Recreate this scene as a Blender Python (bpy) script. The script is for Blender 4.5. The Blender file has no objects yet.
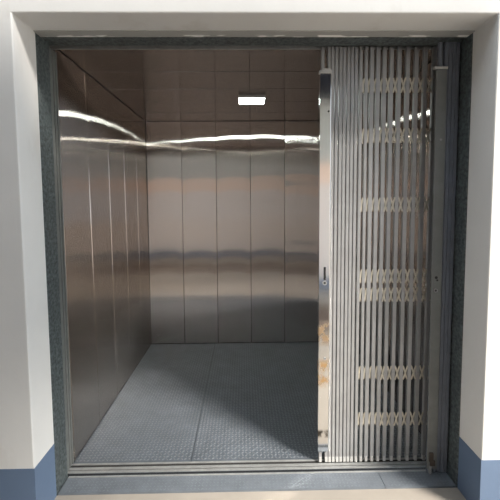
import bpy, bmesh, math, random
from mathutils import Vector, Matrix

random.seed(4)
SC = bpy.context.scene
COL = SC.collection
PI = math.pi

# ------------------------------------------------------------------ helpers
class MB:
    """collects shapes, then links them as ONE mesh object"""
    def __init__(self): self.v = []; self.f = []
    def add(self, vs, fs):
        o = len(self.v); self.v += [tuple(p) for p in vs]
        self.f += [tuple(i + o for i in f) for f in fs]; return self
    def box(self, x0, x1, y0, y1, z0, z1):
        vs = [(x, y, z) for z in (z0, z1) for y in (y0, y1) for x in (x0, x1)]
        return self.add(vs, [(0,2,3,1),(4,5,7,6),(0,1,5,4),(2,6,7,3),(0,4,6,2),(1,3,7,5)])
    def prism_z(self, pts, z0, z1):
        """pts: counter-clockwise outline seen from above"""
        n = len(pts)
        vs = [(x, y, z0) for x, y in pts] + [(x, y, z1) for x, y in pts]
        fs = [tuple(range(n))[::-1], tuple(range(n, 2*n))]
        fs += [(i, (i+1) % n, n + (i+1) % n, n + i) for i in range(n)]
        return self.add(vs, fs)
    def prism_y(self, pts, y0, y1):
        """pts: outline in x,z, counter-clockwise seen from -y"""
        n = len(pts)
        vs = [(x, y0, z) for x, z in pts] + [(x, y1, z) for x, z in pts]
        fs = [tuple(range(n)), tuple(range(n, 2*n))[::-1]]
        fs += [((i+1) % n, i, n + i, n + (i+1) % n) for i in range(n)]
        return self.add(vs, fs)
    def bar(self, a, b, w, t):
        """flat bar from a to b in the x-z plane: w wide, t thick in y"""
        a = Vector(a); b = Vector(b); d = (b - a).normalized(); n = Vector((-d.z, 0, d.x)) * w/2
        e = d * w * .4
        o = [a - e*0 - n, b - n, b + e - n*.5, b + e + n*.5, b + n, a + n, a - e + n*.5, a - e - n*.5]
        vs = [p + Vector((0, -t/2, 0)) for p in o] + [p + Vector((0, t/2, 0)) for p in o]
        k = len(o)
        return self.add(vs, [tuple(range(k)), tuple(range(k, 2*k))[::-1]] +
                        [((i+1) % k, i, k+i, k+(i+1) % k) for i in range(k)])
    def cyl_y(self, x, z, y0, y1, r, n=14):
        pts = [(x + r*math.cos(2*PI*i/n), z + r*math.sin(2*PI*i/n)) for i in range(n)]
        return self.prism_y(pts, y0, y1)
    def ring_y(self, x, z, y0, y1, r0, r1, n=20):
        vs = []
        for y in (y0, y1):
            for r in (r0, r1):
                vs += [(x + r*math.cos(2*PI*i/n), y, z + r*math.sin(2*PI*i/n)) for i in range(n)]
        fs = []
        for i in range(n):
            j = (i+1) % n
            fs += [(i, j, n+j, n+i)[::-1], (2*n+i, 3*n+i, 3*n+j, 2*n+j)[::-1],
                   (n+i, n+j, 3*n+j, 3*n+i), (i, 2*n+i, 2*n+j, j)]
        return self.add(vs, fs)
    def mark(self): self.cut = len(self.f); return self
    def build(self, name, mat, parent=None, bevel=0, seg=2, smooth=False):
        me = bpy.data.meshes.new(name); me.from_pydata(self.v, [], self.f); me.update()
        bm = bmesh.new(); bm.from_mesh(me); bmesh.ops.recalc_face_normals(bm, faces=bm.faces)
        bm.to_mesh(me); bm.free()
        if smooth:
            for p in me.polygons: p.use_smooth = True
        me.materials.append(mat)
        if hasattr(self, 'cut'):
            me.materials.append(M['lug'])
            for i in range(self.cut, len(self.f)): me.polygons[i].material_index = 1
        o = bpy.data.objects.new(name, me); COL.objects.link(o)
        if parent: o.parent = parent
        if bevel:
            m = o.modifiers.new('bevel', 'BEVEL'); m.width = bevel; m.segments = seg
            m.limit_method = 'ANGLE'; m.angle_limit = math.radians(40)
            m.harden_normals = False
        return o

def thing(name, label, cat, group=None):
    o = bpy.data.objects.new(name, None); COL.objects.link(o)
    o.empty_display_size = .1
    o['label'] = label; o['category'] = cat
    if group: o['group'] = group
    return o
def struct(o, label=None, cat=None):
    o['kind'] = 'structure'
    if label: o['label'] = label
    if cat: o['category'] = cat
    return o

# ------------------------------------------------------------------ materials
class N:
    def __init__(self, name):
        self.m = bpy.data.materials.new(name); self.m.use_nodes = True
        self.t = self.m.node_tree; self.t.nodes.clear()
        self.out = self.n('ShaderNodeOutputMaterial')
    def n(self, typ, **kw):
        o = self.t.nodes.new(typ)
        for k, v in kw.items():
            if k.startswith('_'): setattr(o, k[1:], v)
            else:
                key = k.replace('__', ' ')
                if isinstance(v, bpy.types.NodeSocket): self.t.links.new(v, o.inputs[key])
                else: o.inputs[key].default_value = v
        return o
    def link(self, a, b): self.t.links.new(a, b)
    def coord(self, scale=(1,1,1), kind='Object'):
        tc = self.n('ShaderNodeTexCoord'); mp = self.n('ShaderNodeMapping')
        mp.inputs['Scale'].default_value = scale; self.link(tc.outputs[kind], mp.inputs['Vector'])
        return mp.outputs['Vector']
    def geo(self, scale=(1,1,1)):
        g = self.n('ShaderNodeNewGeometry'); mp = self.n('ShaderNodeMapping')
        mp.inputs['Scale'].default_value = scale; self.link(g.outputs['Position'], mp.inputs['Vector'])
        return mp.outputs['Vector']
    def noise(self, vec, scale, detail=4, rough=.55):
        o = self.n('ShaderNodeTexNoise'); self.link(vec, o.inputs['Vector'])
        o.inputs['Scale'].default_value = scale; o.inputs['Detail'].default_value = detail
        o.inputs['Roughness'].default_value = rough
        return o.outputs['Fac']
    def ramp(self, fac, stops):
        o = self.n('ShaderNodeValToRGB'); self.link(fac, o.inputs['Fac'])
        r = o.color_ramp
        while len(r.elements) < len(stops): r.elements.new(.5)
        for e, (p, c) in zip(r.elements, stops):
            e.position = p; e.color = (c, c, c, 1) if isinstance(c, (int, float)) else (*c, 1)
        return o.outputs['Color']
    def mix(self, fac, a, b):
        o = self.n('ShaderNodeMix', _data_type='RGBA')
        for sock, v in ((o.inputs[0], fac), (o.inputs[6], a), (o.inputs[7], b)):
            if isinstance(v, bpy.types.NodeSocket): self.link(v, sock)
            elif isinstance(v, (int, float)): sock.default_value = v
            else: sock.default_value = (*v, 1)
        return o.outputs[2]
    def math(self, op, a, b=0):
        o = self.n('ShaderNodeMath', _operation=op)
        for i, v in enumerate((a, b)):
            if isinstance(v, bpy.types.NodeSocket): self.link(v, o.inputs[i])
            else: o.inputs[i].default_value = v
        return o.outputs[0]
    def bump(self, h, dist, strength=1):
        o = self.n('ShaderNodeBump'); o.inputs['Distance'].default_value = dist
        o.inputs['Strength'].default_value = strength; self.link(h, o.inputs['Height'])
        return o.outputs['Normal']
    def pbr(self, color, rough=.5, metal=0, normal=None, aniso=0, tangent=None, spec=.5):
        b = self.n('ShaderNodeBsdfPrincipled')
        for key, v in (('Base Color', color), ('Roughness', rough), ('Metallic', metal), ('Normal', normal),
                       ('Anisotropic', aniso), ('Tangent', tangent), ('Specular IOR Level', spec)):
            if v is None: continue
            if isinstance(v, bpy.types.NodeSocket): self.link(v, b.inputs[key])
            elif isinstance(v, (tuple, list)) and key == 'Base Color': b.inputs[key].default_value = (*v, 1)
            else: b.inputs[key].default_value = v
        self.link(b.outputs[0], self.out.inputs['Surface'])
        return self.m

def paint(name, col, var=.06, rough=.6, stain=None, bump=.0006, spec=.3):
    n = N(name); p = n.geo()
    a = n.noise(p, 2.2, 5); b = n.noise(p, 38, 3)
    dark = tuple(c * (1 - var*2) for c in col); lite = tuple(min(1, c * (1 + var)) for c in col)
    c = n.mix(n.ramp(a, [(.3, 0.), (.7, 1.)]), dark, lite)
    if stain:
        s = n.ramp(n.noise(n.geo((1, 1, .35)), 3.1, 6, .62), [(.56, 0.), (.74, .55)])
        c = n.mix(s, c, stain)
    return n.pbr(c, rough, 0, n.bump(b, bump), spec=spec)

def brushed(name, grain, col, alpha=.040, aniso=.90, wave=.0006):
    """polished sheet steel; grain = direction of its grain, reflections stay sharp along it and smear across it"""
    n = N(name)
    t = n.n('ShaderNodeCombineXYZ')
    for i in range(3): t.inputs[i].default_value = grain[i]
    oi = n.n('ShaderNodeObjectInfo')
    off = n.n('ShaderNodeVectorMath', _operation='ADD')
    n.link(n.geo((1.2, 1.2, 1.0)), off.inputs[0])
    rnd = n.n('ShaderNodeVectorMath', _operation='SCALE'); rnd.inputs[0].default_value = (7, 13, 29)
    n.link(oi.outputs['Random'], rnd.inputs['Scale']); n.link(rnd.outputs[0], off.inputs[1])
    w = n.noise(off.outputs[0], 2.2, 1.0, .4)
    g = n.noise(n.geo(tuple(1.5 if abs(a) > .5 else 160 for a in grain)), 1, 2)
    c = n.mix(n.math('MULTIPLY', g, .35), col, tuple(x*.72 for x in col))
    b = n.n('ShaderNodeBsdfAnisotropic' if hasattr(bpy.types, 'ShaderNodeBsdfAnisotropic') else 'ShaderNodeBsdfGlossy')
    n.link(c, b.inputs['Color']); b.inputs['Roughness'].default_value = math.sqrt(alpha)
    b.inputs['Anisotropy'].default_value = aniso
    n.link(n.bump(w, wave), b.inputs['Normal']); n.link(t.outputs[0], b.inputs['Tangent'])
    n.link(b.outputs[0], n.out.inputs['Surface'])
    return n.m

def steel_paint(name, col, rough=.45, metal=.3, blotch=.25, scale=26):
    n = N(name); p = n.geo()
    a = n.ramp(n.noise(p, scale, 6, .65), [(.35, 0.), (.68, 1.)])
    b = n.ramp(n.noise(p, 4, 5, .6), [(.35, 0.), (.7, 1.)])
    c = n.mix(a, tuple(x*(1 - blotch) for x in col), tuple(x*(1 + blotch) for x in col))
    c = n.mix(n.math('MULTIPLY', b, .35), c, tuple(x*.62 for x in col))
    return n.pbr(c, rough, metal, n.bump(a, .0002))

M = {}
M['wall'] = paint('white wall paint', (.70, .70, .685), .03, .7, (.50, .47, .42))
M['dado'] = paint('blue grey dado paint', (.120, .172, .262), .05, .45, (.13, .18, .26))
M['plaster'] = paint('raw cement edge', (.40, .40, .38), .15, .9)
n = N('cement strip with white scrapes')
q = n.n('ShaderNodeSeparateXYZ'); n.link(n.geo(), q.inputs[0])
s = n.ramp(n.noise(n.geo((3.2, 9, 1)), 1.3, 3, .6), [(.50, 0.), (.54, 1.)])
e = n.n('ShaderNodeMapRange'); n.link(q.outputs['Y'], e.inputs[0]); e.inputs[1].default_value = 1.778; e.inputs[2].default_value = 1.784
M['scrape'] = n.pbr(n.mix(n.math('MULTIPLY', s, e.outputs[0]), (.36, .36, .345), (.88, .89, .85)), .85)
M['frame'] = steel_paint('mottled green grey steel', (.095, .115, .118), .5, .25, .7, 60)
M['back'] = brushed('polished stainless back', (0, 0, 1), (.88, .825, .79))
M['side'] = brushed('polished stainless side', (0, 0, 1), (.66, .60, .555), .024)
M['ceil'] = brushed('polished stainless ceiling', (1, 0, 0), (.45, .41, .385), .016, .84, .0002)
M['cavity'] = paint('dark joint backing', (.05, .05, .05), .05, .8)
M['shaft'] = paint('dark shaft concrete', (.035, .035, .035), .1, .9)
M['checker'] = steel_paint('grey checker plate', (.135, .158, .186), .45, .35, .10, 9)
M['checker_sill'] = steel_paint('blue grey sill plate', (.19, .217, .25), .52, .3, .12, 12)
M['lug'] = steel_paint('worn lug metal', (.225, .25, .28), .55, .35, .08, 9)
M['alu'] = steel_paint('worn sill metal', (.36, .37, .37), .5, .4, .15, 20)
M['picket'] = steel_paint('grey gate picket', (.37, .375, .38), .42, .35, .08, 14)
M['picket_dark'] = steel_paint('blue grey folded picket', (.18, .20, .24), .45, .3, .1, 14)
M['post'] = steel_paint('pale grey gate post', (.60, .605, .575), .5, .1, .10, 18)
M['entrance'] = steel_paint('dull grey entrance post', (.19, .20, .195), .5, .3, .1, 18)
M['link'] = steel_paint('yellowed link', (.56, .525, .44), .45, .35, .15, 20)
M['foot'] = paint('pale picket foot', (.46, .46, .45), .08, .5)
M['black'] = paint('dark hole', (.015, .015, .015), .0, .6)
M['rust_and_reflection'] = paint('rusty lock metal', (.085, .068, .055), .25, .7)
M['grey'] = paint('lamp casing', (.42, .42, .42), .02, .5)
M['roof'] = paint('dark roof sheet', (.012, .015, .028), .1, .8, None, .0006, .02)
M['opp'] = paint('opposite wall paint', (.78, .72, .685), .04, .7)
M['fascia'] = paint('unseen grey green upper wall', (.50, .52, .50), .04, .7)
M['warm'] = paint('unseen pinkish wall band', (.88, .68, .56), .04, .7)
M['brown'] = paint('brown floor shade', (.15, .105, .08), .1, .7)
M['floor'] = paint('beige cement floor', (.35, .318, .278), .08, .75, (.27, .24, .205), .001)
M['yard'] = paint('pale yard concrete', (.60, .51, .42), .1, .9)

n = N('stainless gate post')
p = n.geo()
sx = n.n('ShaderNodeSeparateXYZ'); n.link(p, sx.inputs[0])
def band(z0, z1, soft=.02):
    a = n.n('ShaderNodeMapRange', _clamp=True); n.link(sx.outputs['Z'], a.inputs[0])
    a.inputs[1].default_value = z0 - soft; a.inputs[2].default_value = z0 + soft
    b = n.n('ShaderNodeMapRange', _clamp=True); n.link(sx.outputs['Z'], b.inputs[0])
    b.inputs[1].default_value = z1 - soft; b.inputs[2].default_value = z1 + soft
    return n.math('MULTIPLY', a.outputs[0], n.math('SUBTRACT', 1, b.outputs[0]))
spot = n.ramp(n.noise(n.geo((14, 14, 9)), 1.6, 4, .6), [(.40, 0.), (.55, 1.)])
rust_and_reflection = n.math('MULTIPLY', n.math('ADD', band(.46, .60), n.math('MULTIPLY', band(.70, .82), .8)), spot)  # orange reflection painted into the post colour as two patchy bands
c = n.mix(rust_and_reflection, (.86, .85, .83), (.74, .50, .27))
dirt = n.math('MULTIPLY', n.math('ADD', band(.16, .20, .008), n.math('MULTIPLY', band(.10, .115, .005), .7)), spot)
c = n.mix(dirt, c, (.10, .09, .08))
M['stile'] = n.pbr(c, n.math('ADD', n.math('MULTIPLY', rust_and_reflection, .3), .10), 1, n.bump(n.noise(n.geo((2, 2, 2)), 2, 1), .0004))

n = N('lamp diffuser')
e = n.n('ShaderNodeEmission'); e.inputs['Color'].default_value = (.90, 1, .95, 1); e.inputs['Strength'].default_value = 40
n.link(e.outputs[0], n.out.inputs['Surface']); M['lamp'] = n.m

# ------------------------------------------------------------------ dimensions (metres)
OX0, OX1 = -1.033, 1.034          # masonry opening
FY, RY = 1.588, 1.765             # wall face, back of the plastered reveal
TOP = 2.279
GZ = -.008                        # landing floor
CX = 1.05                         # half width of the car
YF, DP = 1.9973, .3442            # first side seam and panel pitch
YB = YF + 5*DP
CH = 2.303                        # car height
CAMX = -.0638

# ------------------------------------------------------------------ landing
WX0, WX1, WZ1 = -4.0, 2.6, 4.2
struct(MB().prism_y([(WX0, -.6), (OX0, -.6), (OX0, TOP), (OX1, TOP), (OX1, -.6), (WX1, -.6), (WX1, WZ1), (WX0, WZ1)],
                    FY, RY).build('wall_front', M['wall'], None, .006, 3))
t_ = .0015
struct(MB().prism_z([(WX0, FY - t_), (OX0 + t_, FY - t_), (OX0 + t_, RY - .006), (OX0, RY - .006), (OX0, FY), (WX0, FY)],
                    GZ - .05, .271).build('baseboard_left', M['dado']))
struct(MB().prism_z([(OX1 - t_, FY - t_), (WX1, FY - t_), (WX1, FY), (OX1, FY), (OX1, RY - .006), (OX1 - t_, RY - .006)],
                    GZ - .05, .271).build('baseboard_right', M['dado']))
struct(MB().box(OX0 + .002, OX1 - .002, 1.742, 1.802, TOP - .004, TOP + .03).build('trim_1', M['scrape']))
struct(MB().box(WX0, WX1, -2.35, 1.762, GZ - .06, GZ).build('floor_landing', M['floor']))
struct(MB().box(WX0, 3.6, -2.35, -2.2, GZ - .06, 6.2).build('unseen_wall_opposite', M['opp']))  # unseen; height and right end shaped to keep sun off the left side
struct(MB().box(WX0, 3.6, -2.2, -2.185, 2.14, 3.19).build('trim_2', M['fascia']))
struct(MB().box(WX0, 3.6, -2.2, -2.190, 1.80, 2.14).build('trim_3', M['warm']))
struct(MB().box(WX0, 2.58, -1.25, -.15, GZ - .01, GZ + .003).build('floor_shade_strip', M['brown']))  # shade on the landing floor, painted as an added brown strip
struct(MB().box(WX0, 3.6, -2.2, -2.194, GZ, .19).build('unseen_baseboard_opposite', M['dado']))
struct(MB().box(WX0 - .15, WX0, -2.35, 1.76, GZ - .06, 4.2).build('wall_landing_left', M['opp']))
struct(MB().box(WX0 - .15, 2.2, -2.2, .75, 3.16, 3.28).build('ceiling_landing', M['roof']))
struct(MB().box(2.6, 26, -16, 16, GZ - .10, GZ - .005).build('floor_yard', M['yard']))
# lift shaft behind the wall
struct(MB().box(-1.75, -1.65, RY, 4.1, -.7, 3.3).box(1.65, 1.75, RY, 4.1, -.7, 3.3).box(-1.75, 1.75, 4.0, 4.1, -.7, 3.3)
       .box(-1.75, 1.75, RY, 4.1, 3.2, 3.3).box(-1.75, 1.75, RY, 4.1, -.8, -.7).build('wall_hoistway', M['shaft']))

# steel portal frame
fr = thing('door_frame', 'mottled green-grey steel frame lining the elevator opening', 'door frame')
MB().box(OX0 - .03, OX0 + .001, RY, 1.880, -.012, 2.277).build('jamb', M['frame'], fr, .003)
MB().box(OX1 - .005, OX1 + .03, RY, 1.840, -.012, 2.277).box(OX1 + .004, OX1 + .03, 1.840, 1.885, -.012, 2.277).build('jamb', M['frame'], fr, .003)
MB().box(OX0 - .03, OX1 + .03, 1.801, 1.905, 2.2775, 2.36).build('lintel', M['frame'], fr, .003)

# checker plates
def lugs(mb, x0, x1, y0, y1, z, pitch=.0215, H=.0021):
    mb.mark(); nx = int((x1 - x0) / pitch); ny = int((y1 - y0) / pitch)
    L, W = pitch*.50, pitch*.18
    ox = x0 + ((x1 - x0) - (nx - 1)*pitch)/2; oy = y0 + ((y1 - y0) - (ny - 1)*pitch)/2
    for i in range(nx):
        for j in range(ny):
            a = PI/4 if (i + j) % 2 else -PI/4
            c, s = math.cos(a), math.sin(a); X = ox + i*pitch; Y = oy + j*pitch
            P = lambda u, w, h: (X + u*c - w*s, Y + u*s + w*c, z + h)
            mb.add([P(-L,0,0), P(-L*.3,-W,0), P(L*.3,-W,0), P(L,0,0), P(L*.3,W,0), P(-L*.3,W,0), P(-L*.45,0,H), P(L*.45,0,H)],
                   [(0,1,6), (1,2,7,6), (2,3,7), (3,4,7), (4,5,6,7), (5,0,6)])
    return mb

sill = thing('landing_sill', 'blue-grey checker-plate sill strip at the foot of the opening', 'sill')
for a, b in ((OX0 + .006, .657), (.660, OX1 - .006)):
    lugs(MB().box(a, b, 1.763, 1.868, -.012, 0), a, b, 1.766, 1.866, 0, .0195, .0010).build('checker_plate', M['checker_sill'], sill)
MB().box(OX0 + .006, OX1 - .006, 1.8685, 1.879, -.05, .0035).build('edge_strip', M['alu'], sill, .002)

csill = thing('car_sill', 'worn grey metal sill track at the front edge of the elevator floor', 'sill')
MB().box(-CX - .035, CX + .035, 1.903, 1.918, -.004, .002).build('front_rail', M['alu'], csill, .001)
MB().box(-CX - .035, CX + .035, 1.926, 1.944, -.004, .002).box(-CX - .035, CX + .035, 1.966, 1.977, -.0045, .001).build('rear_rail', M['alu'], csill, .001)
MB().box(-CX - .035, CX + .035, 1.936, 1.977, -.05, -.0045).box(-CX - .035, CX + .035, 1.912, 1.936, -.008, -.0045).build('sill_body', M['shaft'], csill)

# ------------------------------------------------------------------ elevator car
def dished(mb, P, u0, u1, v0, v1, gap, bv, seed, ripple=0.):
    """a sheet panel: P(u, v, d) puts width, length and height towards the room into the car; slightly dished like real sheet"""
    rr = random.Random(seed)
    u0 += gap; u1 -= gap; v0 += .002; v1 -= .002
    tw, tilt, ph = rr.uniform(.004, .008), rr.uniform(-.003, .003), rr.uniform(0, 6.28)
    nu, nv = 12, 90 if ripple else 28
    L = v1 - v0; vm = (v0 + v1)/2
    vs = []
    for j in range(nv + 1):
        v = v0 + bv + (L - 2*bv)*j/nv
        for i in range(nu + 1):
            t = 2*i/nu - 1
            u = u0 + bv + (u1 - u0 - 2*bv)*i/nu
            d = -tw*(v - vm)*t**4 + tilt*(v - vm) + .0007*math.sin(2.1*(v - vm) + ph)*t
            if ripple: d += ripple*(math.sin(17*v + 1.2) + .8*math.sin(29*v + .6*t) + .5*math.sin(47*v))
            vs.append(P(u, v, d))
    w = nu + 1
    mb.add(vs, [(j*w + i, j*w + i + 1, (j+1)*w + i + 1, (j+1)*w + i) for j in range(nv) for i in range(nu)])
    n_smooth = len(mb.f)
    edge = [j*w for j in range(nv + 1)] + [nv*w + i for i in range(1, nu + 1)] + [j*w + nu for j in range(nv - 1, -1, -1)] + [i for i in range(nu - 1, 0, -1)]
    ring = [vs[k] for k in edge]; low = []
    for k in edge:
        j, i = divmod(k, w)
        u = u0 if i == 0 else u1 if i == nu else u0 + bv + (u1 - u0 - 2*bv)*i/nu
        v = v0 if j == 0 else v1 if j == nv else v0 + bv + (L - 2*bv)*j/nv
        low.append((u, v))
    n = len(edge)
    pts = ring + [P(u, v, -.005) for u, v in low] + [P(u, v, -.009) for u, v in low]
    mb.add(pts, [(r*n + i, r*n + (i+1) % n, (r+1)*n + (i+1) % n, (r+1)*n + i) for r in (0, 1) for i in range(n)] + [tuple(range(2*n, 3*n))])
    return n_smooth
def panels(base, spans, P, v0, v1, mat, gap, bv, seed, name='wall_panel', ripples={}):
    for k, (a, b) in enumerate(spans):
        mb = MB(); ns = dished(mb, P, a, b, v0, v1, gap, bv, seed + k, ripples.get(k, 0))
        o = mb.build(name, mat, base)
        for i in range(ns): o.data.polygons[i].use_smooth = True
sy = [1.986] + [YF + k*DP for k in range(1, 6)]
spans = list(zip(sy[:-1], sy[1:]))
wl = struct(MB().box(-CX - .03, -CX - .009, 1.986, YB + .03, 0, CH + .03).build('wall_left', M['cavity']))
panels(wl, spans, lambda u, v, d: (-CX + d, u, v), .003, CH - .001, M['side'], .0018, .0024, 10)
wr = struct(MB().box(CX + .009, CX + .03, 1.986, YB + .03, 0, CH + .03).build('wall_right', M['cavity']))
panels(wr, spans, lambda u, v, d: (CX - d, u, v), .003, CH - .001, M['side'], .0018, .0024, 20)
wb = struct(MB().box(-CX - .009, CX + .009, YB + .009, YB + .03, 0, CH + .03).build('wall_back', M['cavity']))
bx = [-CX] + [-CX + .3534 + k*.35 for k in range(5)] + [CX]
panels(wb, list(zip(bx[:-1], bx[1:])), lambda u, v, d: (u, YB - d, v), .003, CH - .001, M['back'], .0012, .0028, 33, ripples={4: .00035, 3: .00006})
ce = struct(MB().box(-CX - .008, CX + .008, 1.98, YB + .008, CH + .009, CH + .03).build('ceiling', M['cavity']))
cy = [1.98] + [YF + k*DP for k in range(1, 6)]
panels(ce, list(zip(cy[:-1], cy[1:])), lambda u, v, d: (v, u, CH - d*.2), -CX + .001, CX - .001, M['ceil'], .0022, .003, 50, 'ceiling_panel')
fl = struct(MB().box(-CX - .008, CX + .008, 1.977, YB + .008, -.05, -.006).build('floor', M['cavity']))
for a, b in ((-CX, -.3826), (-.3794, CX)):
    lugs(MB().box(a, b, 1.9775, YB, -.0065, 0), a, b, 1.9775, YB, 0).build('floor_plate', M['checker'], fl)

tr = MB().box(-CX - .036, CX + .036, 1.9705, 1.9785, 2.2885, 2.2935).box(-CX - .036, CX + .036, 1.972, 1.9785, 2.2935, 2.36).build('gate_track', M['alu'], None, .001)
tr['label'] = 'thin grey steel gate track across the top of the elevator entrance'; tr['category'] = 'track'

for sgn, lab in ((-1, 'slim grooved steel post at the left edge of the elevator entrance'),
                 (1, 'slim grooved steel post at the right edge of the elevator entrance')):
    m = MB()
    for y0, y1, a in ((1.906, 1.932, 1.0475), (1.932, 1.945, 1.056), (1.945, 1.962, 1.049), (1.962, 1.970, 1.056), (1.970, 1.983, 1.0475)):
        x0, x1 = sorted((sgn*a, sgn*1.084)); m.box(x0, x1, y0, y1, .003, 2.2765)
    o = m.build('entrance_post', M['entrance'], None, .001)
    o['label'] = lab; o['category'] = 'post'; o['group'] = 'posts of the elevator entrance'

# lamp
la = thing('ceiling_lamp', 'small glowing rectangular lamp on the elevator ceiling', 'lamp')
LX0, LX1, LY0, LY1, LZ = -.100, .108, 2.835, 3.020, 2.281
MB().box(LX0, LX1, LY0, LY1, LZ + .005, CH - .0005).box(LX0, LX0 + .005, LY0, LY1, LZ, LZ + .005).box(LX1 - .005, LX1, LY0, LY1, LZ, LZ + .005) \
    .box(LX0 + .005, LX1 - .005, LY0, LY0 + .005, LZ, LZ + .005).box(LX0 + .005, LX1 - .005, LY1 - .005, LY1, LZ, LZ + .005).build('housing', M['grey'], la)
d = MB().box(LX0 + .005, LX1 - .005, LY0 + .005, LY1 - .005, LZ + .001, LZ + .005).build('diffuser', M['lamp'], la)
d['label'] = 'white glowing diffuser'

# ------------------------------------------------------------------ gates
def picket_mesh(w=.0185, d=.020, t=.003, z0=.004, z1=2.292, rivets=()):
    """U channel, its web to the front, centred on x = 0, front at y = 0"""
    h = w/2
    m = MB().prism_z([(-h, 0), (h, 0), (h, d), (h - t, d), (h - t, t), (-h + t, t), (-h + t, d), (-h, d)], z0, z1)
    for z in rivets: m.cyl_y(0, z, -.002, .001, .0035, 8)
    return m
RIV = (1.956, 1.647, 1.336, .851)
GY = 1.947
k_ = GY / 1.935
PX = [CAMX + (x - CAMX)*k_ for x in (.4075,.4279,.4499,.4696,.4912,.5109,.5319,.5562,.5843,.6140,.6466,.6806,.7175,.7588,.8040,.8492,.8967,.9445,.992)]
cg = thing('car_gate', 'pale grey collapsible scissor gate with bright steel leading post, half folded to the right', 'gate', 'collapsible elevator gates')
cg.location = (PX[0], GY, 0)
def under(o, root):
    o.parent = root; o.matrix_parent_inverse = Matrix.Translation(-Vector(root.location)); return o
proto = picket_mesh(w=.0162, z0=.034, rivets=RIV).build('picket', M['picket'], None, .0035, 3)
proto_wide = picket_mesh(w=.0208, z0=.034, rivets=RIV).build('picket', M['picket'], None, .0035, 3)
fproto = MB().box(-.0080, .0080, -.0006, .0195, .003, .034).build('foot', M['foot'], None, .0015, 1)
def put_picket(root, x, y, foot=True, first=False):
    p = (proto_wide if first else proto).copy(); COL.objects.link(p); p.location = (x, y, 0); under(p, root)
    if foot:
        f = fproto.copy(); COL.objects.link(f); f.parent = p
    return p
for i, x in enumerate(PX): put_picket(cg, x, GY, True, i >= 9)
SXL = CAMX + (.338 - CAMX)*k_
for x in (CAMX + (.3550 - CAMX)*k_, CAMX + (.3885 - CAMX)*k_): put_picket(cg, x, GY + .001)

ROWS = (2.092, 1.830, 1.461, 1.069, .966, .522, .254)
for r_, z in enumerate(ROWS):
    for i in range(7, len(PX) - 1):
        a, b = PX[i] - .002, PX[i+1] - .002
        m = MB()
        h = .036; c_ = (a + b)/2; q = (b - a)*.25; a, b = c_ - q - .003, c_ + q + .003
        yb = GY - .0022 if i >= 11 else GY + .0035
        m.bar((a + .004, 0, z - h), (b - .004, 0, z + h), .0082, .003).bar((a + .004, .0035, z + h), (b - .004, .0035, z - h), .0082, .003)
        m.cyl_y((a + b)/2, z, -.003, .006, .004, 8)
        o = m.build('scissor_link', M['link'], None); o.location = (0, yb, 0); under(o, cg)

# leading post of the car gate
sx0, sx1 = SXL, SXL + .0585
m = MB().prism_y([(sx0, .075), (sx0 + .0585, .075), (sx0 + .0585, 2.158), (sx0, 2.158)], GY - .012, GY - .002)
m.box(sx0, sx0 + .003, GY - .002, GY + .020, .075, 2.158)
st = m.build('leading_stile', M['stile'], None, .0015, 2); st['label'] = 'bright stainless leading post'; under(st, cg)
lz = 1.09; lx = (sx0 + sx1)/2 + .002
def sub(o, par): o.parent = par; o.matrix_parent_inverse = par.matrix_parent_inverse.inverted() if False else Matrix.Identity(4); return o
o = MB().prism_y([(lx - .006, lz - .035), (lx + .006, lz - .035), (lx + .006, lz + .035), (lx - .006, lz + .035)], GY - .0128, GY - .0115).build('latch_slot', M['black'], st); o['label'] = 'dark latch slot'
o = MB().ring_y(lx, lz - .052, GY - .0150, GY - .011, .007, .012).build('key_ring', M['alu'], st)
o = MB().cyl_y(lx, lz - .052, GY - .0125, GY - .011, .007).build('keyhole', M['black'], st)
o = MB().box(sx0 - .003, sx1 + .002, GY - .015, GY + .01, 2.150, 2.166).box(sx0 + .012, sx1 - .002, GY - .0145, GY + .01, 2.164, 2.176).build('cap', M['foot'], st, .002); o['label'] = 'pale chipped cap'
o = MB().cyl_y(sx1 - .013, 1.955, GY - .0145, GY - .011, .005, 10).build('screw', M['black'], st)
o = MB().cyl_y(sx0 + .035, .615, GY - .0155, GY - .011, .007, 12).build('bolt', M['alu'], st)

# landing gate, fully folded at the right jamb
LY = 1.856
lg = thing('landing_gate', 'narrow folded collapsible gate with grey post beside the right jamb', 'gate', 'collapsible elevator gates')
lg.location = (.94, LY, 0)
proto2 = picket_mesh(z0=.004, z1=2.2765, w=.0175, d=.020).build('picket', M['picket_dark'], None, .003, 2)
for x in (.9325, .9635, .9830, 1.0025, 1.0220):
    p = proto2.copy(); COL.objects.link(p); p.location = (x, LY, 0); under(p, lg)
a0, a1, dx = .912, .9655, .004
m = MB().add([(a0 + dx, LY - .010, .03), (a1 + dx, LY - .010, .03), (a1 + dx, LY - .001, .03), (a0 + dx, LY - .001, .03),
              (a0 - dx, LY - .010, 2.148), (a1 - dx, LY - .010, 2.148), (a1 - dx, LY - .001, 2.148), (a0 - dx, LY - .001, 2.148)],
             [(0,3,2,1), (4,5,6,7), (0,1,5,4), (1,2,6,5), (2,3,7,6), (3,0,4,7)])
ls = m.build('leading_stile', M['entrance'], None, .0015, 2); ls['label'] = 'pale grey flat post'; under(ls, lg)
MB().box(a0 - .016, a1, LY - .013, LY + .004, 2.140, 2.152).build('cap', M['post'], ls, .002)
lx = .936
MB().cyl_y(lx, 1.080, LY - .0115, LY - .009, .0075).build('latch_hole', M['black'], ls)
MB().cyl_y(lx + .006, 1.066, LY - .0110, LY - .009, .005).build('latch_hole', M['black'], ls)
MB().ring_y(lx - .001, 1.012, LY - .0135, LY - .009, .006, .0105).build('key_ring', M['alu'], ls)
MB().cyl_y(lx - .001, 1.012, LY - .0112, LY - .009, .006).build('keyhole', M['black'], ls)
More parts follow.
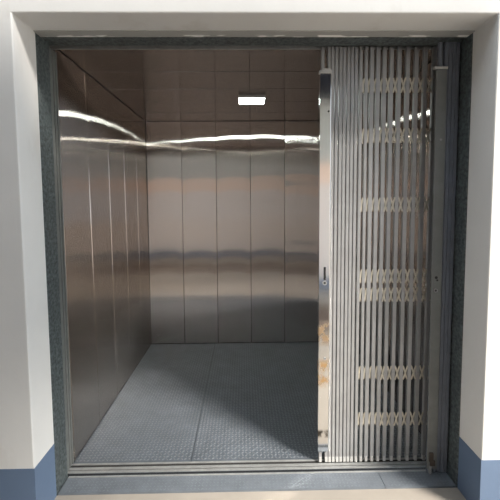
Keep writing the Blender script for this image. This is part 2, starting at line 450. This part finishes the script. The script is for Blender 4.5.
MB().cyl_y(.939, 1.79, LY - .0125, LY - .009, .006, 10).build('bolt', M['alu'], ls)
b = MB().box(.924, .946, LY - .020, LY - .009, .075, .125).box(.930, .957, LY - .017, LY - .009, .05, .08).build('floor_lock', M['rust_and_reflection'], ls, .002)
b['label'] = 'rusty floor lock'
MB().box(.925, .938, LY - .018, LY - .006, .004, .05).build('lock_bolt', M['alu'], ls, .002)

for p in (proto, proto_wide, fproto, proto2): bpy.data.objects.remove(p)

# ------------------------------------------------------------------ light
w = bpy.data.worlds.new('sky'); SC.world = w; w.use_nodes = True
bg = w.node_tree.nodes['Background']; bg.inputs[0].default_value = (.80, .90, 1, 1); bg.inputs[1].default_value = 2.6
sd = bpy.data.lights.new('sun', 'SUN'); sd.energy = 8; sd.angle = math.radians(16); sd.color = (1, .92, .82)
so = bpy.data.objects.new('sun', sd); COL.objects.link(so); so.location = (6, -5, 6)
az, el = math.radians(50), math.radians(36)
to_sun = Vector((math.sin(az)*math.cos(el), -math.cos(az)*math.cos(el), math.sin(el)))
so.rotation_euler = to_sun.to_track_quat('Z', 'Y').to_euler()

# ------------------------------------------------------------------ camera
cd = bpy.data.cameras.new('camera'); co = bpy.data.objects.new('camera', cd); COL.objects.link(co)
fw = Vector((.0160, .9975, -.0688)).normalized()
rt = Vector((.9998, -.0166, -.0070)); rt = (rt - fw*rt.dot(fw)).normalized(); up = rt.cross(fw)
co.matrix_world = Matrix(((rt.x, up.x, -fw.x, CAMX), (rt.y, up.y, -fw.y, 0), (rt.z, up.z, -fw.z, 1.4771), (0, 0, 0, 1)))
cd.sensor_fit = 'HORIZONTAL'; cd.sensor_width = 36; cd.lens = 36*361/500; cd.shift_y = -22.4/500
cd.clip_start = .05
SC.camera = co
SC.view_settings.view_transform = 'Standard'; SC.view_settings.look = 'None'
SC.view_settings.gamma = 1; SC.view_settings.use_curve_mapping = False
SC.view_settings.exposure = .12
SC.cycles.blur_glossy = 0
SC.cycles.max_bounces = 16; SC.cycles.glossy_bounces = 10; SC.cycles.diffuse_bounces = 6
SC.cycles.sample_clamp_indirect = 40
